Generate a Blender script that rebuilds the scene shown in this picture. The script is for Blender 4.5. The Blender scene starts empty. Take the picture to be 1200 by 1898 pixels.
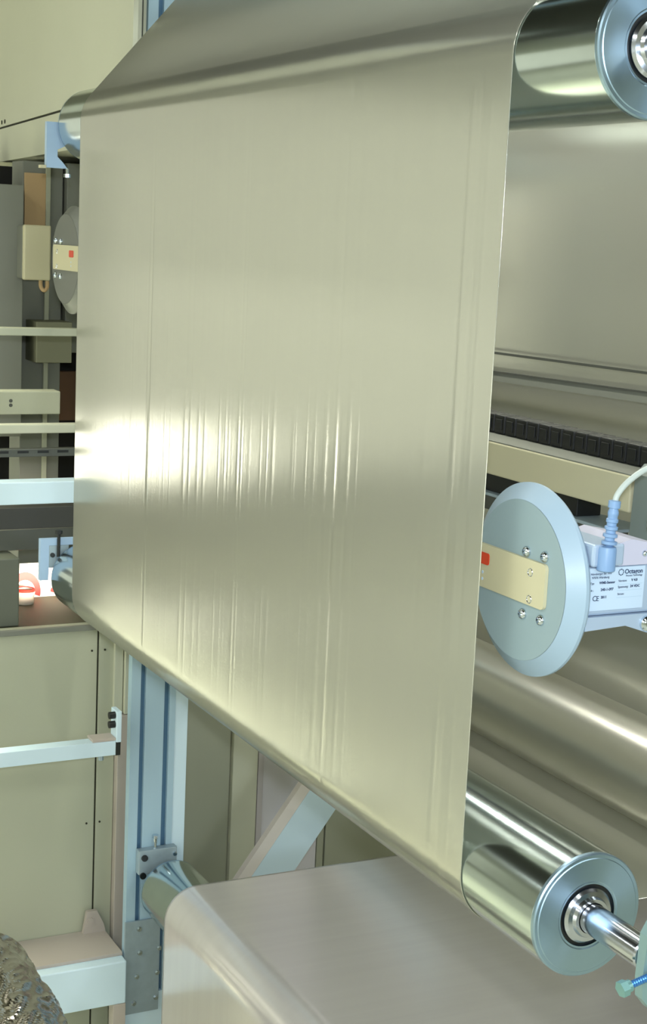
import bpy, bmesh, math, random
from mathutils import Vector, Matrix
random.seed(7)
SC = bpy.context.scene
COL = SC.collection
PI = math.pi

# ------------------------------------------------------------------ camera
cam_d = bpy.data.cameras.new('camera'); cam = bpy.data.objects.new('camera', cam_d); COL.objects.link(cam)
cam_d.sensor_fit = 'VERTICAL'; cam_d.sensor_height = 24.0; cam_d.lens = 2880.0/1898.0*24.0
cam_d.clip_start = 0.05; cam_d.clip_end = 60
F_ = 2880.0
a1 = Vector((-1470, -569, F_)).normalized()
a3 = Vector((-762, 16550, F_)); a3 = (a3 - a3.dot(a1)*a1).normalized()
a2 = a3.cross(a1)
# camera axes seen from the world: x across the machine, y along the rollers, z up
right = Vector((a2.x, a1.x, -a3.x)); down = Vector((a2.y, a1.y, -a3.y)); fwd = Vector((a2.z, a1.z, -a3.z))
m = Matrix((( right.x, -down.x, -fwd.x), (right.y, -down.y, -fwd.y), (right.z, -down.z, -fwd.z))).to_4x4()
m.translation = Vector((0, 0, 2.0)); cam.matrix_world = m
SC.camera = cam

# ------------------------------------------------------------------ world, exposure
w = bpy.data.worlds.new('world'); SC.world = w; w.use_nodes = True
w.node_tree.nodes['Background'].inputs[0].default_value = (0.86, 0.90, 0.80, 1)
w.node_tree.nodes['Background'].inputs[1].default_value = 0.25
SC.view_settings.view_transform = 'Standard'; SC.view_settings.look = 'None'
SC.view_settings.gamma = 1.0; SC.view_settings.use_curve_mapping = False
SC.view_settings.exposure = 0.13

SIDE = 3.6     # glow of the added low side panes
FROST = 0.8     # glow of the added bay in the back wall
# ------------------------------------------------------------------ hall lamps (fluorescent luminaires, housings built further down)
LAMPS = [(-4.4, -1.6), (-4.4, 1.2), (-4.4, 4.0), (-2.2, -1.6), (-2.2, 1.2), (-4.4, 6.8), (0.4, -2.0), (3.2, -2.0), (3.6, 1.0)]
LAMP_Z = 4.35
for i, (x, y) in enumerate(LAMPS):
    ld = bpy.data.lights.new('lamp_light', 'AREA'); ld.shape = 'RECTANGLE'; ld.size = 0.22; ld.size_y = 1.5
    ld.energy = 42; ld.color = (0.96, 1.0, 0.92)
    lo = bpy.data.objects.new('lamp_light', ld); COL.objects.link(lo); lo.location = (x, y, LAMP_Z-0.035)

# added light over the added bench, for a bright band in the film bend
BL = (0.36, 4.9, 3.0)
ld = bpy.data.lights.new('bench_fill', 'AREA'); ld.shape = 'RECTANGLE'; ld.spread = math.radians(62); ld.size = .5; ld.size_y = 3.2; ld.energy = 50; ld.color = (1.0, 1.0, 0.8)
lo = bpy.data.objects.new('bench_fill', ld); COL.objects.link(lo); lo.location = (BL[0], BL[1], BL[2]-.035)
# cool fill lights added behind the photographer to brighten the gap between the films
FILLS = [(0.2, -1.9, 2.35), (1.9, -1.9, 2.0)]
for x, y, z in FILLS:
    ld = bpy.data.lights.new('fill_light', 'AREA'); ld.shape = 'RECTANGLE'; ld.size = 0.6; ld.size_y = 0.3
    ld.energy = 16; ld.color = (0.72, 0.86, 1.0)
    lo = bpy.data.objects.new('fill_light', ld); COL.objects.link(lo); lo.location = (x, y, z); lo.rotation_euler = (math.radians(86), 0, 0)

# tube lamp inside the machine, between the two film spans, under the rising film
tl = bpy.data.lights.new('tube_light', 'AREA'); tl.shape = 'RECTANGLE'; tl.size = .035; tl.size_y = 1.35; tl.energy = 8; tl.color = (1.0, 1.0, 0.9)
tlo = bpy.data.objects.new('tube_light', tl); COL.objects.link(tlo); tlo.location = (1.21, 2.2, 2.395); tlo.rotation_euler = (0, math.radians(-8), 0)

# the photographer's flash, just above the lens
fl = bpy.data.lights.new('camera_flash', 'AREA'); fl.shape = 'RECTANGLE'; fl.size = .07; fl.size_y = .04; fl.energy = 9.5; fl.color = (0.84, 0.92, 1.0); fl.spread = math.radians(120)
fo = bpy.data.objects.new('camera_flash', fl); COL.objects.link(fo)
mm = cam.matrix_world.copy(); mm.translation = Vector((-0.02, -0.05, 2.09)); fo.matrix_world = mm

# ------------------------------------------------------------------ materials
def srgb(c):
    return tuple((v/255/12.92 if v/255 <= .04045 else ((v/255+.055)/1.055)**2.4) for v in c) + (1,)
MATS = {}
def mat(name, col, metal=0.0, rough=0.5, var=0.06, scale=8.0, bump=0.0, bscale=200.0, stretch=(1, 1, 1), spec=0.5, emit=None, es=0, coat=0, aniso=0):
    if name in MATS: return MATS[name]
    mt = bpy.data.materials.new(name); mt.use_nodes = True; nt = mt.node_tree; b = nt.nodes['Principled BSDF']
    c = srgb(col)
    b.inputs['Metallic'].default_value = metal; b.inputs['Roughness'].default_value = rough
    b.inputs['Specular IOR Level'].default_value = spec
    b.inputs['Coat Weight'].default_value = coat
    if aniso: b.inputs['Anisotropic'].default_value = aniso
    tc = nt.nodes.new('ShaderNodeTexCoord'); mp = nt.nodes.new('ShaderNodeMapping'); mp.inputs['Scale'].default_value = stretch
    nt.links.new(tc.outputs['Object'], mp.inputs['Vector'])
    if var > 0:
        n = nt.nodes.new('ShaderNodeTexNoise'); n.inputs['Scale'].default_value = scale; n.inputs['Detail'].default_value = 4
        nt.links.new(mp.outputs['Vector'], n.inputs['Vector'])
        mx = nt.nodes.new('ShaderNodeMix'); mx.data_type = 'RGBA'
        mx.inputs['A'].default_value = tuple(v*(1-var) for v in c[:3]) + (1,)
        mx.inputs['B'].default_value = tuple(min(1, v*(1+var)) for v in c[:3]) + (1,)
        nt.links.new(n.outputs['Fac'], mx.inputs['Factor']); nt.links.new(mx.outputs['Result'], b.inputs['Base Color'])
    else: b.inputs['Base Color'].default_value = c
    if bump > 0:
        n2 = nt.nodes.new('ShaderNodeTexNoise'); n2.inputs['Scale'].default_value = bscale; n2.inputs['Detail'].default_value = 3
        nt.links.new(mp.outputs['Vector'], n2.inputs['Vector'])
        bp = nt.nodes.new('ShaderNodeBump'); bp.inputs['Strength'].default_value = bump; bp.inputs['Distance'].default_value = 0.002
        nt.links.new(n2.outputs['Fac'], bp.inputs['Height']); nt.links.new(bp.outputs['Normal'], b.inputs['Normal'])
    if emit: b.inputs['Emission Color'].default_value = srgb(emit); b.inputs['Emission Strength'].default_value = es
    MATS[name] = mt; return mt
FILM = mat('film', (217, 217, 207), metal=0.74, rough=0.13, var=0.03, scale=3, bump=0.05, bscale=60, stretch=(1, 14, 0.6))
def translucent(mt, fac, col):
    nt = mt.node_tree; out = nt.nodes['Material Output']; b = nt.nodes['Principled BSDF']
    t = nt.nodes.new('ShaderNodeBsdfTranslucent'); t.inputs['Color'].default_value = srgb(col)
    mx = nt.nodes.new('ShaderNodeMixShader'); mx.inputs[0].default_value = fac
    nt.links.new(b.outputs[0], mx.inputs[1]); nt.links.new(t.outputs[0], mx.inputs[2]); nt.links.new(mx.outputs[0], out.inputs[0])
translucent(FILM, .42, (222, 222, 214))
FILM2 = mat('film_pale', (232, 227, 226), metal=0.45, rough=0.19, var=0.05, scale=3, bump=0.05, bscale=40, stretch=(0.3, 16, 1))
ROLL = mat('polished_roller', (194, 206, 206), metal=1, rough=0.16, var=0.05, scale=40, stretch=(1, 1, 1))
FLANGE = mat('turned_steel', (158, 184, 204), metal=1, rough=0.32, var=0.05, scale=30, aniso=.75)
tg = FLANGE.node_tree.nodes.new('ShaderNodeTangent'); tg.direction_type = 'RADIAL'; tg.axis = 'Y'
FLANGE.node_tree.links.new(tg.outputs[0], FLANGE.node_tree.nodes['Principled BSDF'].inputs['Tangent'])
SATIN = mat('satin_roller', (214, 212, 200), metal=.9, rough=.3, var=.03)
SHAFT = mat('shaft_steel', (190, 195, 205), metal=1, rough=0.18, var=0.04)
BLACK = mat('black_plastic', (18, 20, 20), rough=0.45, var=0.15)
DARK = mat('dark_steel', (36, 38, 34), metal=0.2, rough=0.6, var=0.15)
SEAM = mat('joint_shadow', (44, 44, 30), rough=0.9, var=0)
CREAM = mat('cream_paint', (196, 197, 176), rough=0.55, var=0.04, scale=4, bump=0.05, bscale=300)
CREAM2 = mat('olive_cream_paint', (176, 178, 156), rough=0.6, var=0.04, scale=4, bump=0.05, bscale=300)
PALE = mat('pale_blue_paint', (212, 234, 246), rough=0.5, var=0.03, scale=5)
ALU = mat('anodised_profile', (172, 200, 216), metal=0.1, rough=0.42, var=0.04, scale=5)
SLOT = mat('profile_slot', (86, 122, 150), metal=0.2, rough=0.5, var=0.05)
ZINC = mat('zinc_plate', (160, 176, 184), metal=0.35, rough=0.45, var=0.12, scale=60)
CHROME = mat('chrome', (205, 215, 225), metal=1, rough=0.12, var=0)
BRKT = mat('bracket_blue', (160, 186, 214), rough=0.4, var=0.03)
SENS = mat('sensor_disc_grey', (142, 162, 168), rough=0.5, var=0.03, scale=6, bump=0.04, bscale=500)
SENSB = mat('sensor_bevel', (152, 174, 192), rough=0.4, var=0.03)
SBODY = mat('sensor_body', (166, 184, 206), rough=0.4, var=0.03, metal=0.2)
PLATE = mat('cream_plate', (196, 190, 158), rough=0.5, var=0.03)
RED = mat('red_plastic', (205, 62, 30), rough=0.35, var=0.03)
LABEL = mat('label_paper', (184, 204, 226), rough=0.5, var=0.01)
INK = mat('ink', (38, 56, 92), rough=0.6, var=0)
CABLE = mat('cable_grey', (180, 190, 186), rough=0.4, var=0.02)
GLAND = mat('gland_blue', (120, 152, 192), rough=0.4, var=0.03)
PINK = mat('warm_grey_paint', (186, 176, 166), rough=0.6, var=0.05)
LILAC = mat('lilac_grey_paint', (228, 224, 228), rough=0.6, var=0.03)
OCHRE = mat('ochre_tone', (190, 160, 118), rough=0.7, var=0.06)
BROWN = mat('brown_board', (104, 76, 52), rough=0.7, var=0.1)
GREYM = mat('grey_paint', (120, 122, 112), rough=0.55, var=0.06)
RAIL = mat('steel_rail', (92, 94, 88), metal=0.5, rough=0.4, var=0.08)
WALL = mat('hall_wall', (176, 176, 158), rough=0.8, var=0.05, scale=2)
CEIL = mat('hall_ceiling', (48, 48, 40), rough=0.9, var=0.08, scale=2)
FLOOR = mat('hall_floor', (226, 226, 204), rough=0.15, spec=.8, var=0.06, scale=3)
WHITEP = mat('white_paper', (240, 232, 215), rough=0.6, var=0.03)
REDP = mat('red_print', (220, 40, 30), rough=0.5, var=0)
TUB = mat('milky_tub', (200, 185, 165), rough=0.4, var=0.08, scale=30)

# ------------------------------------------------------------------ mesh helpers
def link(name, bm, m, parent=None, smooth=False, **props):
    me = bpy.data.meshes.new(name); bmesh.ops.recalc_face_normals(bm, faces=bm.faces[:]); bm.to_mesh(me); bm.free()
    if m: me.materials.append(m)
    if smooth:
        me.shade_smooth() if smooth is True else me.set_sharp_from_angle(angle=smooth)
        if smooth is not True:
            for p in me.polygons: p.use_smooth = True
    o = bpy.data.objects.new(name, me); COL.objects.link(o)
    if parent: o.parent = parent
    for k, v in props.items(): o[k] = v
    return o
def thing(name, label, cat, loc=(0, 0, 0), group=None):
    o = bpy.data.objects.new(name, None); COL.objects.link(o); o.location = loc; o.empty_display_size = .05
    o['label'] = label; o['category'] = cat
    if group: o['group'] = group
    return o
def tag(o, label, cat, group=None):
    o['label'] = label; o['category'] = cat
    if group: o['group'] = group
    return o
def box(bm, x0, x1, y0, y1, z0, z1, bev=0.0, off=(0, 0, 0)):
    ox, oy, oz = off
    v = [bm.verts.new((x-ox, y-oy, z-oz)) for x in (x0, x1) for y in (y0, y1) for z in (z0, z1)]
    fs = [bm.faces.new([v[i] for i in f]) for f in ((0, 1, 3, 2), (4, 6, 7, 5), (0, 4, 5, 1), (2, 3, 7, 6), (0, 2, 6, 4), (1, 5, 7, 3))]
    if bev > 0:
        es = set(e for f in fs for e in f.edges)
        bmesh.ops.bevel(bm, geom=list(es), offset=bev, segments=2, affect='EDGES', profile=.5)
    return bm
def cyl(bm, p0, p1, r, n=20, r1=None, cap=True):
    p0 = Vector(p0); p1 = Vector(p1); d = (p1-p0).normalized(); r1 = r if r1 is None else r1
    q = d.orthogonal().normalized(); s = d.cross(q)
    A = [bm.verts.new(p0 + r*(math.cos(2*PI*i/n)*q + math.sin(2*PI*i/n)*s)) for i in range(n)]
    B = [bm.verts.new(p1 + r1*(math.cos(2*PI*i/n)*q + math.sin(2*PI*i/n)*s)) for i in range(n)]
    for i in range(n): bm.faces.new((A[i], A[(i+1) % n], B[(i+1) % n], B[i]))
    if cap: bm.faces.new(A[::-1]); bm.faces.new(B)
    return bm
def lathe(bm, prof, org, axis, n=64):
    """prof: list of (distance along axis, radius)"""
    org = Vector(org); d = Vector(axis).normalized(); q = d.orthogonal().normalized(); s = d.cross(q); rings = []
    for t, r in prof:
        if r < 1e-6: rings.append([bm.verts.new(org + d*t)])
        else: rings.append([bm.verts.new(org + d*t + r*(math.cos(2*PI*i/n)*q + math.sin(2*PI*i/n)*s)) for i in range(n)])
    for a, b in zip(rings, rings[1:]):
        for i in range(n):
            j = (i+1) % n
            if len(a) == 1 and len(b) == 1: continue
            if len(a) == 1: bm.faces.new((a[0], b[i], b[j]))
            elif len(b) == 1: bm.faces.new((a[i], a[j], b[0]))
            else: bm.faces.new((a[i], a[j], b[j], b[i]))
    return bm
def prism(bm, pts, d):
    """extrude polygon pts (3-D) by vector d"""
    d = Vector(d); A = [bm.verts.new(p) for p in pts]; B = [bm.verts.new(Vector(p)+d) for p in pts]; n = len(A)
    bm.faces.new(A[::-1]); bm.faces.new(B)
    for i in range(n): bm.faces.new((A[i], A[(i+1) % n], B[(i+1) % n], B[i]))
    return bm
def tube(bm, pts, r, n=12):
    P = [Vector(p) for p in pts]; rings = []; q = None
    for i, p in enumerate(P):
        t = (P[min(i+1, len(P)-1)] - P[max(i-1, 0)]).normalized()
        q = t.orthogonal().normalized() if q is None else (q - q.dot(t)*t).normalized()
        s = t.cross(q); rings.append([bm.verts.new(p + r*(math.cos(2*PI*k/n)*q + math.sin(2*PI*k/n)*s)) for k in range(n)])
    for a, b in zip(rings, rings[1:]):
        for k in range(n): bm.faces.new((a[k], a[(k+1) % n], b[(k+1) % n], b[k]))
    bm.faces.new(rings[0][::-1]); bm.faces.new(rings[-1])
    return bm
def spline(ctrl, n=10):
    C = [Vector(c) for c in ctrl]; C = [2*C[0]-C[1]] + C + [2*C[-1]-C[-2]]; out = []
    for i in range(1, len(C)-2):
        for k in range(n):
            t = k/n; a, b, c, d = C[i-1:i+3]
            out.append(.5*((2*b) + (c-a)*t + (2*a-5*b+4*c-d)*t*t + (3*b-a-3*c+d)*t**3))
    out.append(C[-2]); return out
def screw(parent, p, axis, r=0.0055, h=0.004, name='screw', m=CHROME):
    """button-head screw with a hexagon socket"""
    bm = bmesh.new()
    lathe(bm, [(0, r), (h*.45, r*.96), (h*.85, r*.7), (h, r*.45), (h*.5, r*.42), (h*.5, 0)], p, axis, 14)
    return link(name, bm, m, parent, math.radians(35))
def hexbolt(parent, p, axis, r=0.006, h=0.006, name='bolt', m=CHROME):
    bm = bmesh.new(); p = Vector(p); a = Vector(axis).normalized()
    lathe(bm, [(0, r*1.35), (h*.2, r*1.35), (h*.2, 0)], p, a, 16)
    cyl(bm, p+a*h*.2, p+a*h, r, 6)
    return link(name, bm, m, parent)

# ------------------------------------------------------------------ the hall
def struct(name, bm, m, **k): return link(name, bm, m, kind='structure', **k)
struct('floor', box(bmesh.new(), -6, 7, -3.5, 9.6, -0.1, 0), FLOOR)
struct('ceiling', box(bmesh.new(), -6, 7, -3.5, 9.6, 5.0, 5.1), CEIL)
bm = bmesh.new()
box(bm, -6.1, -6, -3.5, 9.6, 0, .12); box(bm, -6.1, -6, -3.5, 9.6, 1.35, 5); box(bm, -6.1, -6, 7.5, 9.6, .12, 1.35); box(bm, -6.1, -6, -3.5, -3, .12, 1.35)
struct('wall_left', bm, WALL)
w3 = struct('added_side_pane', box(bmesh.new(), -6.06, -6.04, -3, 7.5, .12, 1.35), mat('side_glow', (200, 205, 200), emit=(235, 240, 228), es=SIDE, var=0))  # glowing panes added to brighten the front of the film
bm = bmesh.new()
for k in range(8): box(bm, -6.04, -5.98, -3.03+k*1.5, -2.97+k*1.5, .12, 1.35)
link('side_pane_bar', bm, RAIL, w3)
struct('wall_right', box(bmesh.new(), 7, 7.1, -3.5, 9.6, 0, 5), WALL)
struct('wall_near', box(bmesh.new(), -6, 7, -3.6, -3.5, 0, 5), WALL)
WX0, WX1, WZ0, WZ1 = -1.95, -0.80, 0.43, 0.76      # glare pane low in the glowing bay added for the film to reflect
BX0, BX1, BZ1 = -5.6, 0.2, 3.0
bm = bmesh.new()
box(bm, -6, BX0, 9.5, 9.6, 0, 5); box(bm, BX1, 7, 9.5, 9.6, 0, 5); box(bm, BX0, BX1, 9.5, 9.6, 0, WZ0); box(bm, BX0, BX1, 9.5, 9.6, BZ1, 5)
struct('wall_back', bm, WALL)
bm = bmesh.new(); box(bm, BX0, BX1, 9.55, 9.56, WZ1, BZ1); box(bm, BX0, WX0, 9.55, 9.56, WZ0, WZ1); box(bm, WX1, BX1, 9.55, 9.56, WZ0, WZ1)
w2 = struct('added_bay_pane', bm, mat('bay_glow', (190, 190, 170), emit=(212, 212, 198), es=FROST, var=0))
wp = struct('glare_pane', box(bmesh.new(), WX0, WX1, 9.55, 9.56, WZ0, WZ1), mat('glare_glow', (255, 255, 250), emit=(255, 252, 235), es=7, var=0))  # bright pane placed to give the glare on the film
link('bay_edge_bar', box(bmesh.new(), BX0, BX1, 9.40, 9.5, WZ0-.10, WZ0), RAIL, w2)

WHERE = ['nearest of the three along the left wall', 'middle of the three nearest along the left wall', 'third along the left wall', 'near one of the second row from the left wall',
         'far one of the second row from the left wall', 'farthest one along the left wall', 'right above the photographer', 'nearest in the right hand row', 'farther in the right hand row']
def luminaire(x, y, z, half, label, hw=.14):
    t = thing('ceiling_luminaire', label, 'lamp', (x, y, z), 'fluorescent luminaires of the hall')
    bm = bmesh.new(); box(bm, -hw, hw, -half, half, -.02, .06, .01); link('housing', bm, mat('lamp_white', (225, 228, 225), rough=.5), t)
    for s_ in (-.5, .5): link('suspension_wire', cyl(bmesh.new(), (0, s_, .06), (0, s_, 5.0-z), .004, 6), RAIL, t)
for i, (x, y) in enumerate(LAMPS): luminaire(x, y, LAMP_Z, .8, 'white fluorescent ceiling luminaire, ' + WHERE[i])
luminaire(BL[0], BL[1], BL[2], 1.65, 'added low yellowish light above the added white bench', .28)
bn = thing('reflector_bench', 'added white bench out of view, reflected as a bright band in the film bend', 'bench', (0.38, 5.6, 0))  # unseen bench added as a reflector for the film bend
link('bench_top', box(bmesh.new(), -.22, .22, -2.5, 2.5, .68, .72, .005), mat('bench_white', (235, 236, 222), rough=.5), bn)
for x in (-.18, .18):
    for y in (-2.4, 0, 2.4): link('leg', box(bmesh.new(), x-.025, x+.025, y-.025, y+.025, 0, .6795), RAIL, bn)
for i, (x, y, z) in enumerate(FILLS):
    t = thing('fill_light', 'added cool fill light behind the photographer on the %s side' % ('left' if i == 0 else 'right'), 'lamp', (x, y-.03, 0))
    link('lamp_head', box(bmesh.new(), -.33, .33, -.08, .02, z-.18, z+.18, .01), BLACK, t)
    link('pole', cyl(bmesh.new(), (0, -.03, .3), (0, -.03, z-.18), .016, 12), RAIL, t)
    for k in range(3):
        a = 2*PI*k/3+.5; link('leg', cyl(bmesh.new(), (0, -.03, .55), (.45*math.cos(a), -.03+.45*math.sin(a), .012), .011, 8), RAIL, t)
# ------------------------------------------------------------------ rollers
Y0, Y1 = 1.31, 3.11         # roller body, along y
W0, W1 = 1.46, 2.96         # film edges
RR = 0.0720
def roller(name, label, cx, cz, shaft_near, shaft_far, r=RR, mm=None):
    t = thing(name, label, 'roller', (cx, Y0, cz))
    L = Y1-Y0
    bm = bmesh.new(); lathe(bm, [(0.006, r-.012), (0.004, r-.0012), (0.006, r), (L-.006, r), (L-.004, r-.0012), (L-.006, r-.012)], (0, 0, 0), (0, 1, 0), 96)
    link('roller_shell', bm, mm or ROLL, t, math.radians(30))
    for y, s in ((0.0, 1), (L, -1)):
        bm = bmesh.new()
        lathe(bm, [(.02*1, 0.036), (0.0, .0365), (0.0, .0385), (-.0008, .040), (-.0008, r-.006), (0.0, r-.005), (0.0, r-.0015), (.0015, r), (.0058, r), (.0058, r-.02)], (0, y, 0), (0, s, 0), 96)
        link('end_flange', bm, FLANGE, t, math.radians(25))
        bm = bmesh.new(); lathe(bm, [(.018, .0365), (.004, .0365), (.004, .032)], (0, y, 0), (0, s, 0), 48); link('seal_ring', bm, BLACK, t, math.radians(25))
        bm = bmesh.new(); lathe(bm, [(.01, .033), (-.001, .032), (-.004, .029), (-.005, .024), (-.009, .022), (-.009, .018)], (0, y, 0), (0, s, 0), 64)
        link('bearing_hub', bm, SHAFT, t, math.radians(30))
    sn = bmesh.new(); lathe(sn, [(-shaft_near, 0), (-shaft_near, .0155), (-shaft_near+.002, .0172), (0.02, .0172)], (0, 0, 0), (0, 1, 0), 40)
    link('shaft', sn, SHAFT, t, math.radians(30))
    sf = bmesh.new(); lathe(sf, [(L+shaft_far, 0), (L+shaft_far, .0145), (L-.02, .0145)], (0, 0, 0), (0, 1, 0), 32)
    link('shaft', sf, SHAFT, t, math.radians(30))
    return t
UX, UZ = 1.0235, 2.2085
LX, LZ = 1.0235, 1.2740
FX, FZ = 1.405, 1.272       # back roller
TX, TZ = 1.56, 2.60         # above the frame
GX, GZ = 1.2445, 0.531      # small one at the lower left
roller('guide_roller', 'polished steel guide roller at the top, with blue-lit end flange beside the film edge', UX, UZ, .06, .03)
roller('guide_roller', 'polished steel guide roller at the lower right with its bare shaft sticking out', LX, LZ, .105, .03)
roller('guide_roller', 'rear guide roller behind the round grey sensor plate, film pressed under it', FX, FZ, .06, .03, RR, SATIN)
roller('guide_roller', 'lowest guide roller at the bottom left, film folding over it from the right', GX, GZ, .06, .018)
roller('guide_roller', 'guide roller above the picture carrying the film', TX, TZ, .06, .03)

# ------------------------------------------------------------------ film webs
def arc(cx, cz, a0, a1, n=22, r=RR+.0012):
    return [(cx + r*math.cos(math.radians(a0+(a1-a0)*i/n)), cz + r*math.sin(math.radians(a0+(a1-a0)*i/n))) for i in range(n+1)]
def line(p, q, n): return [(p[0]+(q[0]-p[0])*i/n, p[1]+(q[1]-p[1])*i/n) for i in range(n+1)]
rnd = random.Random(3)
# machine-direction wrinkles of the main film: (position across the film, depth, half width)
def wrinkle_pos(): return [(2.546, .55, .0032), (2.556, -.35, .004), (2.637, .25, .004), (2.375, .45, .005), (2.352, .4, .004), (2.315, .3, .004), (2.29, .2, .004), (2.23, .25, .003), (2.205, .2, .004), (2.156, .5, .004), (2.142, .3, .003), (2.05, .2, .003), (2.03, .25, .004), (1.92, .2, .003), (1.895, .25, .004), (1.862, .4, .006), (1.833, .55, .004), (1.822, -.3, .006), (1.795, .4, .005), (1.772, .25, .004), (1.60, .2, .006), (1.535, .6, .005), (1.515, -.4, .005), (1.497, .35, .004)] + \
    [(rnd.uniform(2.6, 2.93), rnd.uniform(.04, .10), rnd.uniform(.002, .003)) for _ in range(16)] + [(rnd.uniform(1.5, 2.6), rnd.uniform(.03, .09), rnd.uniform(.002, .004)) for _ in range(80)]
WR = wrinkle_pos()
def wr(y):
    s = 0.0
    for c, a, h in WR:
        u = (y-c)/h
        if abs(u) < 4: s += a*math.exp(-u*u)
    return s
def web_mesh(name, path, m, ncol, amp, parent=None, sway=0.0):
    """extrude the (x, z) path across the film; amp(x, z, i) gives the wrinkle height in metres along the normal"""
    me = bpy.data.meshes.new(name); vs = []; fs = []; n = len(path)
    ys = [W0+(W1-W0)*j/ncol for j in range(ncol+1)]; ww = [wr(y) for y in ys]
    for i, (x, z) in enumerate(path):
        a = path[max(0, i-1)]; b = path[min(n-1, i+1)]; tx, tz = b[0]-a[0], b[1]-a[1]; l = math.hypot(tx, tz) or 1
        nx, nz = -tz/l, tx/l; A = amp(x, z)
        for j, y in enumerate(ys):
            h = A*ww[j] if A else 0
            vs.append((x+nx*h, y, z+nz*h))
    for i in range(n-1):
        for j in range(ncol):
            a = i*(ncol+1)+j; fs.append((a, a+1, a+ncol+2, a+ncol+1))
    me.from_pydata(vs, [], fs); me.materials.append(m); me.shade_smooth()
    o = bpy.data.objects.new(name, me); COL.objects.link(o)
    if parent: o.parent = parent
    md = o.modifiers.new('thick', 'SOLIDIFY'); md.thickness = .0004; md.offset = 0
    return o
ang = 139.0
def dedupe(p):
    o = [p[0]]
    for q in p[1:]:
        if math.hypot(q[0]-o[-1][0], q[1]-o[-1][1]) > 1e-6: o.append(q)
    return o
rw = RR+.0012
au = arc(UX, UZ, ang, 180, 16)
d49 = (math.sin(math.radians(ang)), -math.cos(math.radians(ang)))
top_end = (au[0][0] + d49[0]*1.65, au[0][1] + d49[1]*1.65)
al = arc(LX, LZ, 180, 273, 24)
# common tangent under both lower rollers
dx, dz = FX-LX, FZ-LZ; slope = math.degrees(math.atan2(dz, dx))
al = arc(LX, LZ, 180, 270+slope, 24); af = arc(FX, FZ, -90+slope, -1, 22)
at = arc(TX, TZ, 181, 90, 20)
path = dedupe(line(top_end, au[0], 10) + au + line(au[-1], al[0], 60) + al + line(al[-1], af[0], 6) + af + line(af[-1], at[0], 16) + at + line(at[-1], (3.4, at[-1][1]), 4))
def amp1(x, z):
    if x > 1.0 and z > 1.3 or x > 1.03: return 0.0
    g = math.exp(-((z-1.72)/.32)**2)
    return 0.00075*(0.33 + .67*g) if z < 2.2 else .00005
web = web_mesh('film_web', path, FILM, 1100, amp1)
tag(web, 'wide silvery grey film web running down between the two big rollers, with vertical creases', 'film')
ag = arc(GX, GZ, 180, 90, 24)
path2 = dedupe(line((ag[0][0], 0.06), ag[0], 8) + ag + line(ag[-1], (4.6, ag[-1][1]-.02), 12))
tag(web_mesh('film_web', path2, FILM2, 200, lambda x, z: .00012), 'pale grey film sheet lying flat below, folding over the lowest roller', 'film')

tm = thing('machine_lamp', 'slim tube lamp between the film spans behind the top roller', 'lamp', (1.21, 2.2, 2.40))
link('housing', box(bmesh.new(), -.03, .03, -.70, .70, .0, .03, .004), GREYM, tm)
link('mounting_arm', box(bmesh.new(), -.012, .012, .70, .955, .006, .022, .002), GREYM, tm)
# ------------------------------------------------------------------ far post and its plates
PY = 3.16
post = thing('machine_post', 'tall blue-grey grooved aluminium post behind the film at the far roller ends', 'post', (1.22, PY, 0))
def rel(bm, o):
    bmesh.ops.translate(bm, verts=bm.verts[:], vec=-Vector(o.location)); return bm
bm = bmesh.new()       # grooved profile: front face made of lands with real slots between
xs = [(1.156, 1.178), (1.190, 1.235), (1.248, 1.262)]
for a, b in xs: box(bm, a, b, PY, PY+.012, .262, 4.2)
box(bm, 1.156, 1.262, PY+.012, PY+.022, .262, 4.2)
link('profile', rel(bm, post), ALU, post)
for a, b in ((1.178, 1.190), (1.235, 1.248)):
    link('groove', rel(box(bmesh.new(), a, b, PY+.010, PY+.0119, .262, 4.2), post), SLOT, post)
link('cover_strip', rel(box(bmesh.new(), 1.262, 1.294, PY+.002, PY+.03, .25, 4.2, .001), post), PALE, post)
link('foot', rel(box(bmesh.new(), 1.150, 1.262, PY, PY+.03, 0, .2619, .002), post), PALE, post)
jp = link('joint_plate', rel(box(bmesh.new(), 1.153, 1.239, PY-.006, PY-.0005, .219, .447, .0008), post), ZINC, post)
for x, z in ((1.187, .427), (1.190, .368), (1.243-.006, .372), (1.184, .310), (1.236-.002, .312), (1.178, .245), (1.234-.002, .250)):
    hexbolt(jp, (x-1.22, -.006, z), (0, -1, 0), .0045, .005)
blk = link('bearing_block', rel(box(bmesh.new(), 1.176, 1.268, PY-.022, PY-.0005, .565, .622, .0015), post), ZINC, post)
for x, z in ((1.189, .605), (1.186, .563), (1.262, .606)):
    bm = bmesh.new(); cyl(bm, (x-1.22, -.022, z), (x-1.22, -.026, z), .0075 if x < 1.2 else .005, 16); link('cap_screw', bm, BLACK if x < 1.2 else CHROME, blk)
bm = bmesh.new(); cyl(bm, (1.218-1.22, -.012, .622), (1.218-1.22, -.012, .652), .004, 12); cyl(bm, (1.218-1.22, -.012, .646), (1.218-1.22, -.012, .653), .008, 6); link('adjusting_bolt', bm, CHROME, blk)
bm = bmesh.new(); cyl(bm, (0.0245, -.03, .531), (0.0245, -.0005, .531), .026, 28); link('bearing_ring', bm, BLACK, post)

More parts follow.
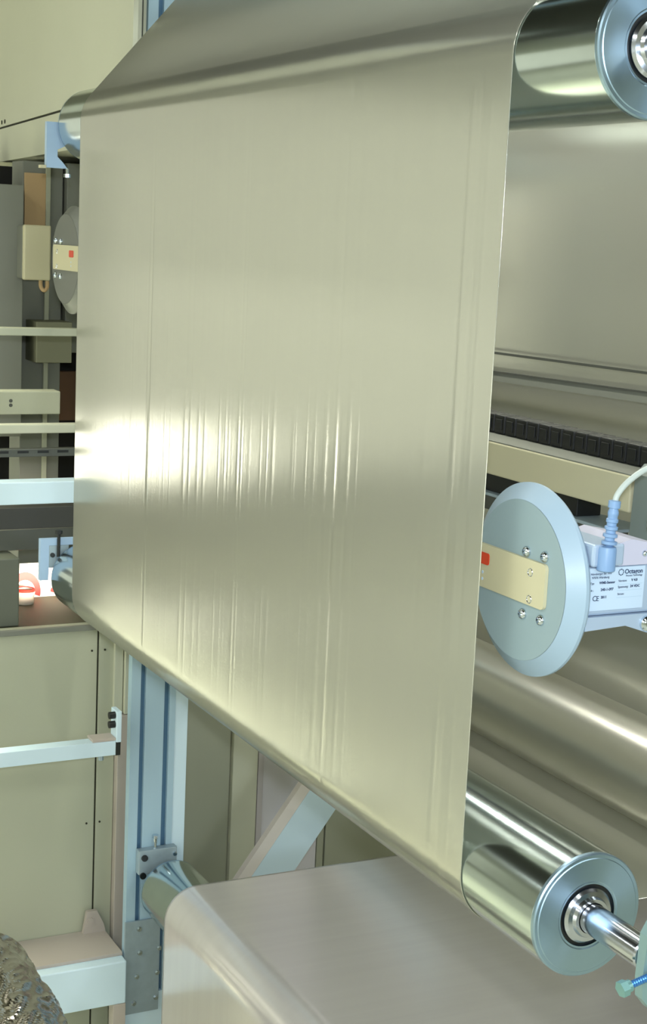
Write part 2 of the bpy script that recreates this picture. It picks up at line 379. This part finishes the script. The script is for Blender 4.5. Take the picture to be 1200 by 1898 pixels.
# ------------------------------------------------------------------ brackets of the big rollers, far ends
def angle_bracket(label, cx, cz, flip, grp=None):
    t = thing('bearing_bracket', label, 'bracket', (cx, 3.121, cz))
    bm = bmesh.new()
    if not flip:   # upper one: upright on the left, foot with a sloped toe to the right
        pts = [(-.0915, .004), (-.0915, -.0865), (-.0475, -.0865), (-.056, -.076), (-.0685, -.064), (-.0685, -.050), (-.022, -.028), (-.022, .004)]
    else:
        pts = [(-.0925, .083), (.02, .083), (.02, .0686), (-.0735, .0686), (-.0735, -.006), (-.0925, -.006)]
    prism(bm, [(x, 0, z) for x, z in pts], (0, .013, 0)); link('angle_plate', bm, BRKT, t)
    return t
ub = angle_bracket('light blue angle bracket at the far end of the top roller', UX, UZ, False)
bm = bmesh.new(); cyl(bm, (-.046, .006, -.0865), (-.046, .006, -.099), .003, 10); cyl(bm, (-.046, .006, -.097), (-.046, .006, -.104), .007, 6); link('adjusting_bolt', bm, CHROME, ub)
link('bracket_foot', box(bmesh.new(), -.104, -.0925, -.002, .013, -.088, -.082), PLATE, ub)
lb = angle_bracket('light blue corner bracket with black bolt at the far end of the lower roller', LX, LZ, True)
bm = bmesh.new(); cyl(bm, (-.054, -.004, .045), (-.054, -.004, .094), .0035, 10); cyl(bm, (-.054, -.004, .094), (-.054, -.004, .101), .0075, 6); link('adjusting_bolt', bm, BLACK, lb)
bm = bmesh.new(); box(bm, -.0733, -.03, .001, .012, .02, .0684, .001); link('bearing_seat', bm, ZINC, lb)
bm = bmesh.new(); cyl(bm, (-.066, .0005, .048), (-.066, -.003, .048), .005, 12); link('cap_screw', bm, BLACK, lb)

# ------------------------------------------------------------------ cross bars at the left, in front of the cabinets
def bar(name, label, cat, x0, x1, y0, y1, z0, z1, m, bev=.002, group=None):
    o = link(name, box(bmesh.new(), x0, x1, y0, y1, z0, z1, bev, ((x0+x1)/2, (y0+y1)/2, z0)), m); o.location = ((x0+x1)/2, (y0+y1)/2, z0)
    return tag(o, label, cat, group)
dv = Vector((.0915, .996, 0)); px = Vector((.996, -.0915, 0)); o0 = Vector((0, 0, 0))
fb = thing('frame_beam', 'long cream box beam under the cream cover, pointing away behind the top roller', 'beam', (1.119, 3.35, 2.187))
bm = bmesh.new()
prism(bm, [o0, o0+px*.31, o0+px*.31+Vector((0, 0, .093)), o0+Vector((0, 0, .093))], dv*2.3); link('box_section', bm, CREAM, fb)
cc = thing('machine_cover', 'large smooth cream sheet-metal cover in the upper left corner', 'cover', (1.094, 3.077, 2.286))
bm = bmesh.new(); prism(bm, [o0, dv*3.6, dv*3.6+px*.01, px*.01], (0, 0, 1.4)); link('side_panel', bm, CREAM, cc)
bm = bmesh.new(); prism(bm, [o0+px*.004, dv*3.6+px*.004, dv*3.6+px*.009, px*.009], (0, 0, -.0055)); link('bottom_gap', bm, SEAM, cc)
for q in (1.50, 1.45):
    bm = bmesh.new(); c = dv*q + Vector((0, 0, .012)); cyl(bm, c-px*.002, c+px*.001, .006, 10); link('rivet', bm, SEAM, cc)
# narrow edge strips between cover and post
es = thing('edge_trim', 'narrow cream upright trim with dark joints between cover and blue post', 'trim', (1.14, 3.17, 2.25))
for i, (a, b, mm) in enumerate(((1.127, 1.130, RAIL), (1.130, 1.1445, CREAM), (1.1445, 1.148, RAIL), (1.148, 1.1545, CREAM))):
    link('joint_strip' if mm is RAIL else 'trim_strip', box(bmesh.new(), a-1.14, b-1.14, 0 if mm is RAIL else -.003, .03, 0, 1.6), mm, es)

# lower left cabinets: separate sheet panels with real joints
cab = thing('cabinet', 'cream sheet-metal cabinet wall at the lower left with a dark vertical joint', 'cabinet', (1.1, 3.3, 0))
PZ = 1.118
for a, b, nm in ((.803, 1.122, 'panel'), (1.1265, 1.168, 'panel')):
    link(nm, box(bmesh.new(), a-1.1, b-1.1, 0, .02, .0, PZ, .001), CREAM2, cab)
link('joint', box(bmesh.new(), .021, .028, .006, .03, 0, PZ-.002), SEAM, cab)
link('end_post', box(bmesh.new(), .069, .106, -.02, .03, .262, .90, .002), PINK, cab)
link('end_strip', box(bmesh.new(), .0615, .082, -.01, .02, .902, PZ, .001), CREAM, cab)
link('end_strip', box(bmesh.new(), .084, .106, -.02, .03, .902, PZ, .001), CREAM, cab)
link('joint', box(bmesh.new(), .082, .084, .0, .02, .902, PZ), SEAM, cab)
link('joint', box(bmesh.new(), .1005, .1025, -.0215, -.0201, .902, PZ), PINK, cab)
link('top_edge', box(bmesh.new(), -.298, .066, -.012, -.0005, PZ-.012, PZ, .001), GREYM, cab)
link('carcass', box(bmesh.new(), -.298, .07, .031, .62, 0, PZ-.003), mat('olive_dark', (62, 64, 40), rough=.6), cab)
for x, z in ((1.109, 1.055), (1.140, 1.055), (1.104, .640), (1.136, .640)):
    link('rivet', cyl(bmesh.new(), (x-1.1, -.0015, z), (x-1.1, .001, z), .0025, 8), SEAM, cab)
# bar with clamp plate
hb = thing('tie_bar', 'pale blue tie bar ending in an upright clamp with two black knobs', 'bar', (1.1, 3.12, .88))
link('tube', box(bmesh.new(), -.33, .008, 0, .035, -.016, .017, .001), PALE, hb)
link('clamp_plate', box(bmesh.new(), .008, .019, -.004, .036, .014, .084, .001), PALE, hb)
link('clamp_foot', box(bmesh.new(), -.045, .008, 0.0, .04, .0172, .0235, .001), PINK, hb)
link('end_cap', box(bmesh.new(), .0082, .020, 0.002, .034, -.018, .0135, .001), DARK, hb)
for z in (.052, .073):
    link('knob', cyl(bmesh.new(), (.008, .01, z), (-.006, .01, z), .0078, 14), BLACK, hb)
link('bolt', cyl(bmesh.new(), (-.022, .012, -.0162), (-.022, .012, -.028), .006, 6), ZINC, hb)

# lower beam
lbm = thing('frame_beam', 'white-blue box beam at the bottom left running into the bolted joint plate', 'beam', (1.1, 3.13, .3))
link('box_section', box(bmesh.new(), -.30, .05, 0, .15, -.037, .066, .003), PALE, lbm)
link('top_flange', box(bmesh.new(), -.30, .05, .03, .168, .0662, .074, .001), PINK, lbm)
bm = bmesh.new(); prism(bm, [(-.005, .15, .074), (.05, .15, .074), (.045, .15, .094), (.028, .15, .128), (.004, .15, .128)], (0, .012, 0)); cyl(bm, (.012, .15, .105), (.012, .146, .105), .008, 12); link('lug', bm, PINK, lbm)
link('leg', box(bmesh.new(), .02, .05, .0, .03, -.30, -.0372, .001), PINK, lbm)

# ------------------------------------------------------------------ openings between the frames at the far left
def simple(name, label, cat, x0, x1, y0, y1, z0, z1, m, bev=.002, group=None): return bar(name, label, cat, x0, x1, y0, y1, z0, z1, m, bev, group)
simple('bright_bar', 'bright pale blue square tube crossing level behind the film at left', 'bar', .80, 1.15, 3.2, 3.25, 1.418, 1.466, PALE)
simple('top_rail', 'slim cream rail below the small far sensor', 'rail', .80, 1.6, 3.32, 3.35, 1.769, 1.786, CREAM2)
simple('middle_rail', 'slim cream rail just below the marked cream channel', 'rail', .80, 1.6, 3.34, 3.37, 1.552, 1.572, CREAM)
ch = thing('channel_end', 'short cream channel with a small dark mark, ending beside the film', 'channel', (.9, 3.42, 1.6))
link('channel', box(bmesh.new(), -.05, .162, 0, .05, -.015, .037, .002), GREYM if False else CREAM2, ch)
for zz in (.006, .016): link('mark', cyl(bmesh.new(), (.047, -.0008, zz), (.047, .001, zz), .0042, 10), RAIL, ch)
sr = thing('slotted_rail', 'dark steel rail pierced by long slots, above the bright blue bar', 'rail', (.9, 3.3, 1.506))
link('rail', box(bmesh.new(), -.08, .6, 0, .02, 0, .0175, .001), RAIL, sr)
for k in range(6):
    link('slot', box(bmesh.new(), -.06+k*.045, -.035+k*.045, -.0008, .0005, .008, .0135), BLACK, sr)
simple('dark_beam', 'dark grey beam below the bright blue bar', 'beam', .80, 1.6, 3.4, 3.5, 1.325, 1.375, mat('charcoal_paint', (70, 70, 66), rough=.6))
simple('olive_beam', 'olive grey beam above the red and white printed sheet', 'beam', .80, 1.6, 3.5, 3.6, 1.255, 1.305, GREYM)
simple('grey_box', 'grey switch box beside the red and white printed sheet', 'box', .80, .948, 3.335, 3.42, 1.1155, 1.272, mat('switch_grey', (100, 104, 92), rough=.5), .003)

simple('frame_upright', 'cream upright just outside the left picture edge carrying the cross rails', 'post', .785, .7995, 3.30, 3.33, 0, 2.17, CREAM)
# far machinery behind
cl = thing('machine_column', 'beige column with a panel coloured as lit by orange light behind the white junction box', 'column', (1.17, 4.0, 0))
link('column', box(bmesh.new(), -.038, .07, 0, .1, 1.1, 2.17, .002), GREYM, cl)
link('orange_lit_panel', box(bmesh.new(), -.034, .022, -.008, -.0005, 2.0, 2.14, .001), OCHRE, cl)  # orange light on the panel is put into its colour
link('corner_strip', box(bmesh.new(), .022, .034, -.01, -.0005, 1.1, 2.165, .001), CREAM2, cl)
simple('steel_cabinet', 'grey tall cabinet seen between film edge and beige column', 'cabinet', 1.245, 1.9, 3.98, 4.4, 1.68, 2.17, GREYM)
simple('small_cabinet', 'narrow olive grey cabinet with round dark hole at the left picture edge', 'cabinet', .7, 1.108, 3.9, 4.1, 1.47, 2.105, GREYM)
jb = thing('junction_box', 'pale junction box with rounded lid in front of the beige column', 'box', (1.15, 3.85, 1.94))
link('body', box(bmesh.new(), -.058, .008, .006, .06, -.066, .066, .004), GREYM, jb)
link('lid', box(bmesh.new(), -.058, .012, -.01, .0055, -.068, .068, .004), PLATE, jb)
bm = bmesh.new(); tube(bm, spline([(-.005, .02, -.066), (-.004, .02, -.085), (.004, .018, -.094), (.012, .02, -.085), (.012, .02, -.070)], 6), .005, 8); link('cable_loop', bm, OCHRE, jb)
br2 = link('diagonal_stay', prism(bmesh.new(), [(-.08, 0, -.065), (-.08, 0, -.035), (.06, 0, .055), (.06, 0, .025)], (0, .03, 0)), CREAM2); br2.location = (1.13, 4.15, 1.93)
tag(br2, 'short cream diagonal stay in the dark gap beside the junction box', 'brace')
simple('cross_piece', 'short cream cross piece low in the dark gap under the junction box', 'bar', 1.1, 1.30, 4.16, 4.2, 1.795, 1.81, CREAM2)
simple('cross_piece', 'second cream cross piece just above the slim top rail', 'bar', 1.0, 1.30, 4.22, 4.26, 1.755, 1.772, CREAM2)
simple('upright_tube', 'dark upright tube between narrow cabinet and beige column', 'tube', 1.112, 1.127, 4.3, 4.33, 1.1, 2.17, RAIL)
simple('shade_backing', 'black backing painted as the shade in the gaps behind the rails at left', 'housing', .95, 1.9, 4.45, 4.6, 0.0, 2.17, mat('shade_black', (14, 14, 10), rough=.8))  # black box added as the darkness of the openings
bb = thing('brown_board', 'brown board with a pale stile, seen between the slim cream rails', 'board', (1.2, 4.3, 0))
link('board', box(bmesh.new(), -.05, .7, 0, .03, 1.46, 1.60), BROWN, bb)
link('stile', box(bmesh.new(), -.01, .008, -.012, -.0005, 1.44, 1.62, .001), CREAM2, bb)
simple('lower_cabinet', 'pale grey lower cabinet with vertical joint beside the film edge', 'cabinet', 1.145, 1.24, 3.9, 4.0, 1.66, 1.765, mat('cabinet_grey', (120, 120, 98), rough=.6))

# printed sheet with red arc, seen through the gap
ps = thing('printed_sheet', 'brightly lit white board with a red arc printed on it, standing on the cabinet', 'paper', (1.05, 3.6, 1.1155))
link('sheet', box(bmesh.new(), -.12, .13, 0, .004, 0, .085), WHITEP, ps)
bm = bmesh.new(); n = 20
A = [(-.014+.040*math.cos(PI*(-.08+.75*i/n)), .014+.050*math.sin(PI*(-.08+.75*i/n))) for i in range(n+1)]
B = [(-.014+.026*math.cos(PI*(-.08+.75*i/n)), .014+.030*math.sin(PI*(-.08+.75*i/n))) for i in range(n+1)]
for i in range(n): bm.faces.new([bm.verts.new((p[0], -.0006, p[1])) for p in (A[i], A[i+1], B[i+1], B[i])])
link('red_arc', bm, REDP, ps)
bm = bmesh.new(); bm.faces.new([bm.verts.new((p[0], -.0006, p[1])) for p in ((.052, .022), (.066, .016), (.066, .006), (.050, .012))]); link('red_patch', bm, REDP, ps)
tb = thing('tub', 'small milky tub with red rim standing on the printed sheet', 'tub', (1.022, 3.545, 1.1155))
bm = bmesh.new(); lathe(bm, [(0, 0), (0, .020), (.034, .022), (.034, .020), (.004, .018), (.004, 0)], (0, 0, 0), (0, 0, 1), 28); link('tub_wall', bm, TUB, tb, math.radians(30))
bm = bmesh.new(); lathe(bm, [(.030, .0225), (.035, .0235), (.037, .021)], (0, 0, 0), (0, 0, 1), 28); link('rim', bm, REDP, tb, math.radians(30))
sp = bpy.data.lights.new('sheet_fill', 'AREA'); sp.shape = 'RECTANGLE'; sp.size = .22; sp.size_y = .01; sp.energy = .42; sp.color = (1, .88, .74); sp.spread = math.radians(50)  # added light without a lamp body, brightens the sheet
so = bpy.data.objects.new('sheet_fill', sp); COL.objects.link(so); so.location = (1.06, 3.43, 1.165); so.rotation_euler = (math.radians(91), 0, 0)

# ------------------------------------------------------------------ far sensor disc and near sensor
def sensor(label, cx, cy, cz, my=1, mf=None, mr=None):
    """round plate facing the film; local origin at the disc centre"""
    t = thing('sensor_disc', label, 'sensor', (cx, cy, cz))
    bm = bmesh.new(); lathe(bm, [(0, 0), (0, .093), (.0001, .0931)], (-.020, -.006, .002), (1, 0, 0), 96); link('disc_face', bm, mf or SENS, t, math.radians(20))
    bm = bmesh.new(); lathe(bm, [(-.0195, .0932), (-.002, .113), (.002, .113), (.006, .110), (.006, 0)], (0, 0, 0), (1, 0, 0), 96)
    for v in bm.verts:
        if v.co.x < -.015: v.co.y -= .006; v.co.z += .002
    link('disc_rim', bm, mr or SENSB, t, math.radians(20))
    # cream sensor plate with rounded corners, in front of the disc
    y0, y1, z0, z1 = -.065, .16, -.021, .031
    def sy(y): return y*my
    bm = bmesh.new(); r = .006; pts = []
    for (qy, qz, a) in ((y1-r, z1-r, 0), (y0+r, z1-r, 90), (y0+r, z0+r, 180), (y1-r, z0+r, 270)):
        for k in range(5): pts.append((-.0245, sy(qy+r*math.cos(math.radians(a+k*22.5))), qz+r*math.sin(math.radians(a+k*22.5))))
    prism(bm, pts, (.0043, 0, 0)); pl = link('sensor_plate', bm, PLATE, t)
    bm = bmesh.new(); pts = []
    r = .003
    for (qy, qz, a) in ((.078-r, .021-r, 0), (.049+r, .021-r, 90), (.049+r, .007+r, 180), (.078-r, .007+r, 270)):
        for k in range(4): pts.append((-.0255, sy(qy+r*math.cos(math.radians(a+k*30))), qz+r*math.sin(math.radians(a+k*30))))
    prism(bm, pts, (.0009, 0, 0)); link('red_window', bm, RED, pl)
    for y, z in ((-.036, .017), (-.037, -.014)):
        bm = bmesh.new(); lathe(bm, [(0, .0050), (.0008, .0044), (-.002, .003), (-.002, 0)], (-.0246, sy(y), z), (-1, 0, 0), 14); link('slotted_screw', bm, SHAFT, pl, math.radians(30))
    for y, z in ((.062, -.003), (.062, -.011)):
        bm = bmesh.new(); cyl(bm, (-.0248, sy(y), z), (-.0245, sy(y), z), .002, 8); link('marking', bm, LABEL, pl)
    for y, z in ((-.021, .038), (-.057, .039), (-.021, -.035), (-.057, -.034)):
        screw(t, (-.0202, sy(y), z), (-1, 0, 0), .0065, .005)
    return t
sd = sensor('round blue-grey sensor disc with cream plate and red window, right of the film', 1.020, 1.462, 1.625)
s2 = sensor('far grey sensor disc half hidden by the left film edge', 1.020, 3.21, 1.937, -1, mat('far_disc', (112, 114, 108), rough=.35, metal=.2), mat('far_rim', (122, 124, 118), rough=.35, metal=.2))
# far sensor bracket
bm = bmesh.new(); box(bm, 1.028, 1.10, 3.15, 3.30, 1.90, 1.97, .004)
tag(link('mounting_bracket', bm, GREYM), 'grey arm holding the far sensor disc', 'bracket')

# near sensor body with type label
sb = thing('measuring_head', 'pale blue sensor housing with printed type label, attached behind the round disc', 'sensor', (1.10, 1.36, 1.63))
link('housing', box(bmesh.new(), -.073, .15, 0, .10, -.026, .030, .003), SBODY, sb)
# upper flange
bm = bmesh.new(); box(bm, -.073, -.03, -.006, .10, .0305, .056, .003); link('top_block', bm, SBODY, sb)
bm = bmesh.new()
prism(bm, [(-.036, -.004, .0305), (.02, -.004, .0305), (.02, -.004, .052), (-.02, -.004, .060), (-.036, -.004, .056)], (0, .09, 0)); link('top_block', bm, mat('sensor_lilac', (186, 186, 206), rough=.4), sb)
bm = bmesh.new()
prism(bm, [(-.075, -.004, -.042), (-.02, -.004, -.039), (.02, -.004, -.052), (.13, -.004, -.060), (.13, -.004, -.0265), (-.075, -.004, -.0265)], (0, .09, 0)); link('lower_flange', bm, SBODY, sb)
screw(sb, (.009, -.004, -.038), (0, -1, 0), .009, .006)
screw(sb, (-.001, -.004, .043), (0, -1, 0), .0035, .003)
screw(sb, (.026, -.0005, .037), (0, -1, 0), .006, .005)
lbp = link('type_label', box(bmesh.new(), -.073, .004, -.0012, -.0003, -.020, .0285, 0), LABEL, sb)
def text(parent, s, x, z, size, y=-.0016, m=INK, bold=0.0, rot=0):
    cu = bpy.data.curves.new('lettering', 'FONT'); cu.body = s; cu.size = size; cu.extrude = .0001; cu.offset = bold
    o = bpy.data.objects.new('lettering', cu); COL.objects.link(o); bpy.context.view_layer.update()
    me = bpy.data.meshes.new_from_object(o.evaluated_get(bpy.context.evaluated_depsgraph_get())); bpy.data.objects.remove(o)
    me.materials.clear(); me.materials.append(m)
    q = bpy.data.objects.new('lettering', me); COL.objects.link(q); q.parent = parent; q.location = (x, y, z); q.rotation_euler = (PI/2, 0, 0)
    return q
text(lbp, 'Octagon', -.0245, .0205, .0072, bold=.00012)
text(lbp, 'Process Technology', -.0225, .0172, .0028)
text(lbp, 'Version:', -.0325, .0115, .0036); text(lbp, 'V 4.0', -.0145, .0115, .0040, bold=.0001)
text(lbp, 'Spannung:', -.0325, .0045, .0036); text(lbp, '24 VDC', -.0155, .0045, .0040, bold=.0001)
text(lbp, 'Strom:', -.0325, -.0035, .0034)
text(lbp, 'Nürnberger Str. 113', -.071, .0210, .0034); text(lbp, '97076 Würzburg', -.069, .0168, .0034)
text(lbp, 'Typ:', -.071, .0105, .0034); text(lbp, 'WMS-Sensor', -.0585, .0105, .0040, bold=.0001)
text(lbp, 'Nr.:', -.071, .0025, .0034); text(lbp, '240-1-087', -.0560, .0025, .0042, bold=.0001)
text(lbp, 'C', -.0665, -.0085, .0085); text(lbp, '\u20ac' if False else 'E', -.0612, -.0085, .0078)
text(lbp, '2011', -.0550, -.0060, .0040, bold=.0001)
bm = bmesh.new()
for k in range(8):
    a0 = PI/8+k*PI/4; a1_ = a0+PI/4*.78
    bm.faces.new([bm.verts.new((-.0295+rr*math.cos(a), -.0016, .0225+rr*math.sin(a))) for rr, a in ((.0040, a0), (.0040, a1_), (.0028, a1_), (.0028, a0))])
link('octagon_mark', bm, INK, lbp)
bm = bmesh.new()
for z in (.0095, .0025, -.0055): box(bm, -.0335, .0015, -.00125, -.00121, z-.0012, z-.0009)
link('rule_lines', bm, mat('pale_ink', (150, 180, 205), rough=.6, var=0), lbp)

# cable with ribbed strain relief
cb = thing('sensor_cable', 'white cable with ribbed blue strain relief plugged into the sensor housing', 'cable', (1.0435, 1.352, 1.657))
bm = bmesh.new(); lathe(bm, [(0, 0), (0, .0095), (.001, .0105), (.024, .0105), (.027, .0095), (.028, .004)], (0, 0, 0), (0.01, 0, 1), 28); link('plug', bm, GLAND, cb, math.radians(30))
bm = bmesh.new(); pr = [(.027, .004)]
for k in range(5):
    z = .029+k*.0082; rr = .0088-k*.0007; pr += [(z, .0055), (z+.001, rr), (z+.0042, rr), (z+.0052, .0055)]
pr += [(.070, .005), (.0705, .0068), (.078, .0068), (.079, .003)]
lathe(bm, pr, (0, 0, 0), (0.07, 0, 1), 24); link('strain_relief', bm, GLAND, cb, math.radians(30))
bm = bmesh.new(); tube(bm, spline([(.0052, 0, .074), (.0085, 0, .085), (.022, 0, .099), (.045, 0, .112), (.075, .0, .118), (.14, .0, .11)], 8), .0034, 12); link('cable', bm, CABLE, cb, True)

# ------------------------------------------------------------------ traverse beam with energy chain
tv = thing('traverse_beam', 'cream box beam behind the round sensor disc, carrying the black energy chain', 'beam', (1.17, 1.48, 1.69))
link('box_section', box(bmesh.new(), 0, .085, 0, 1.7, .004, .049, .002), PLATE, tv)
link('top_shade', box(bmesh.new(), .0015, .085, .002, 1.7, .0491, .0508, .0004), GREYM, tv)  # grey sheet paints the beam top darker, as less lit
link('guide_rail', box(bmesh.new(), .012, .05, .12, 1.7, -.022, .0035, .001), BLACK, tv)
link('lower_lip', box(bmesh.new(), .002, .06, .03, 1.7, -.0265, -.0225, .0005), ZINC, tv)
link('lower_channel', box(bmesh.new(), .010, .05, .06, 1.7, -.048, -.027, .001), RAIL, tv)
cbm = thing('carriage_bracket', 'grey-green upright carriage bracket at the near end of the cream beam', 'bracket', (1.17, 1.40, 1.6615))
bm = bmesh.new(); prism(bm, [(-.005, 0, 0), (.2, 0, 0), (.2, 0, .094), (.01, 0, .094), (-.002, 0, .082)], (0, .07, 0)); link('upright_plate', bm, mat('grey_green', (112, 122, 116), rough=.5), cbm)
bm = bmesh.new(); cyl(bm, (-.028, .0, .028), (-.028, .0, .048), .0065, 16); cyl(bm, (-.028, .0, .045), (-.024, .0, .062), .004, 10); link('clamp_screw', bm, CHROME, cbm)
bm = bmesh.new(); cyl(bm, (-.024, .0, .048), (-.016, .0, .066), .0042, 10); link('lever', bm, BLACK, cbm)
ec = thing('energy_chain', 'black plastic energy chain of linked segments lying along the cream beam', 'cable chain', (1.222, 1.2, 1.7412))
lk = None
for k in range(66):
    if lk is None:
        bm = bmesh.new(); box(bm, 0, .03, .001, .0265, 0, .027, .0025); box(bm, -.0015, 0, .006, .022, .006, .021, .0006); lk = link('chain_link', bm, BLACK, ec)
    else:
        c = lk.copy(); COL.objects.link(c); c.parent = ec; c.location = (0, k*.0278, 0)
# chain tray
tag(link('chain_tray', box(bmesh.new(), 1.256, 1.262, 1.2, 3.15, 1.735, 1.752, .001), GREYM), 'thin grey tray edge behind the black energy chain', 'tray')

rd = thing('reflection_strips', 'slim grey strips imitating reflection lines in the rear film above the energy chain', 'rail', (1.44, 1.2, 1.78))  # solid strips stand in for reflections in the rear film
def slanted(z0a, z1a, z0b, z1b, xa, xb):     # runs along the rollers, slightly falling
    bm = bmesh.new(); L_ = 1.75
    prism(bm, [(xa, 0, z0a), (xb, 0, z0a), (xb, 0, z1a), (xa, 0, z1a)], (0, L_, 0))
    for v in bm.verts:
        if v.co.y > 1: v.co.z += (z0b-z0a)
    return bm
link('reflection_rod', slanted(.058, .062, .038, .042, .002, .006), RAIL, rd)
link('reflection_band', slanted(.021, .0355, -.013, .001, .002, .006), GREYM, rd)
link('reflection_band_edge', slanted(.0357, .0385, .0012, .004, .000, .006), RAIL, rd)
link('strip_end', box(bmesh.new(), -.002, .012, 1.751, 1.77, -.03, .06, .001), GREYM, rd)
# ------------------------------------------------------------------ near bracket and blue bolt at the lower right shaft end
nb = thing('bearing_holder', 'teal-grey bearing holder gripping the near shaft end at the right edge', 'bracket', (LX, 1.192, LZ))
bm = bmesh.new(); prism(bm, [(-.013, .0, .004), (-.014, .0, -.020), (-.012, .0, -.042), (.0, .0, -.056), (.05, .0, -.056), (.06, .0, .04), (-.002, .0, .045), (-.012, .0, .028)], (0, .0125, 0)); link('holder_plate', bm, mat('teal_grey', (132, 160, 160), rough=.4, metal=.3), nb)
bt = thing('blue_bolt', 'long bright blue threaded bolt with hexagon head near the shaft end', 'bolt', (.978, 1.186, 1.253))
tb0 = Vector((0.0, 0, 0)); tb1 = Vector((.09, 0, .019)); dd = (tb1-tb0).normalized()
bm = bmesh.new(); pr = []
for k in range(30):
    z = .006+k*.0028; pr += [(z, .0034), (z+.0014, .0042)]
lathe(bm, pr, tb0, dd, 16); link('thread', bm, mat('blue_zinc', (70, 130, 195), metal=.6, rough=.3), bt, math.radians(30))
bm = bmesh.new(); cyl(bm, tb0-dd*.002, tb0+dd*.006, .0088, 6); cyl(bm, tb0+dd*.006, tb0+dd*.011, .0065, 16); link('bolt_head', bm, mat('head_zinc', (130, 175, 175), metal=.6, rough=.35), bt)

# ------------------------------------------------------------------ brace and cabinets behind the lower film
dbr = thing('diagonal_brace', 'wide pale blue diagonal brace between the film sheets', 'brace', (1.58, 3.3, .45))
bm = bmesh.new(); d_ = Vector((.176, 0, .240)).normalized(); nrm = Vector((d_.z, 0, -d_.x)); p0 = Vector((-.041, 0, .0))
a_ = p0 - d_*.4; b_ = p0 + d_*.9
prism(bm, [a_, b_, b_+nrm*.096, a_+nrm*.096], (0, .02, 0)); link('tube', bm, PALE, dbr)
bm = bmesh.new(); prism(bm, [a_-nrm*.030, b_-nrm*.030, b_-nrm*.0005, a_-nrm*.0005], (0, .02, 0)); link('side_flange', bm, mat('warm_white_paint', (228, 220, 214), rough=.5), dbr)
def cabcol(name, label, x0, x1, y, z1, m, d=.3):
    o = link(name, box(bmesh.new(), x0, x1, y, y+d, 0, z1, .002), m); return tag(o, label, 'cabinet')
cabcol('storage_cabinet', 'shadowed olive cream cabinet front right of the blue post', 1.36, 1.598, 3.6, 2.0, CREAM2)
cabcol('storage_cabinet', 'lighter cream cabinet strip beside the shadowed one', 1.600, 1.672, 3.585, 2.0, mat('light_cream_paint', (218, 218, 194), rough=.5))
cabcol('storage_cabinet', 'lilac grey panel partly behind the diagonal brace', 1.674, 1.865, 3.6, 2.0, LILAC)
link('trim_strip', box(bmesh.new(), 1.676, 1.692, 3.590, 3.5995, 0, 2.0, .001), mat('lilac_light', (205, 198, 198), rough=.5), bpy.data.objects['storage_cabinet.002'])
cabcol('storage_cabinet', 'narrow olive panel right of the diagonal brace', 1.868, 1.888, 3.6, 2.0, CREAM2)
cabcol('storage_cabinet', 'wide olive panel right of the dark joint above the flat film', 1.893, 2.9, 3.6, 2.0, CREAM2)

# ------------------------------------------------------------------ crinkled foil roll, lower left corner
me_t = bmesh.new(); R_ = .12; n = 190; rows = 300
fx, fz = .757, .462; yA, yB = 1.9, 2.95
from mathutils import noise
rings = []
for i in range(rows+1):
    y = yA+(yB-yA)*i/rows; ring = []
    for k in range(n):
        a = 2*PI*k/n
        p = Vector((math.cos(a)*R_*16, y*11 + 5*a*.35, math.sin(a)*R_*16))
        h = abs(noise.noise(p*.9))*.014 + abs(noise.noise(p*2.3+Vector((3, 1, 7))))*.007
        if i > rows-6: h *= (rows-i)/6
        rr = R_ - h
        ring.append(me_t.verts.new((rr*math.cos(a), y-yB, rr*math.sin(a))))
    rings.append(ring)
for a, b in zip(rings, rings[1:]):
    for k in range(n): me_t.faces.new((a[k], a[(k+1) % n], b[(k+1) % n], b[k]))
me_t.faces.new(rings[-1]); me_t.faces.new(rings[0][::-1])
fr = thing('foil_roll', 'roll wrapped in dark crinkled mirror foil at the bottom left corner', 'roll', (fx, yB, fz))
link('foil_wrap', me_t, mat('crinkled_foil', (196, 188, 184), metal=1, rough=.09, var=.2, scale=25), fr, False)
link('core', cyl(bmesh.new(), (0, -1.2, 0), (0, .12, 0), .03, 20), SHAFT, fr)
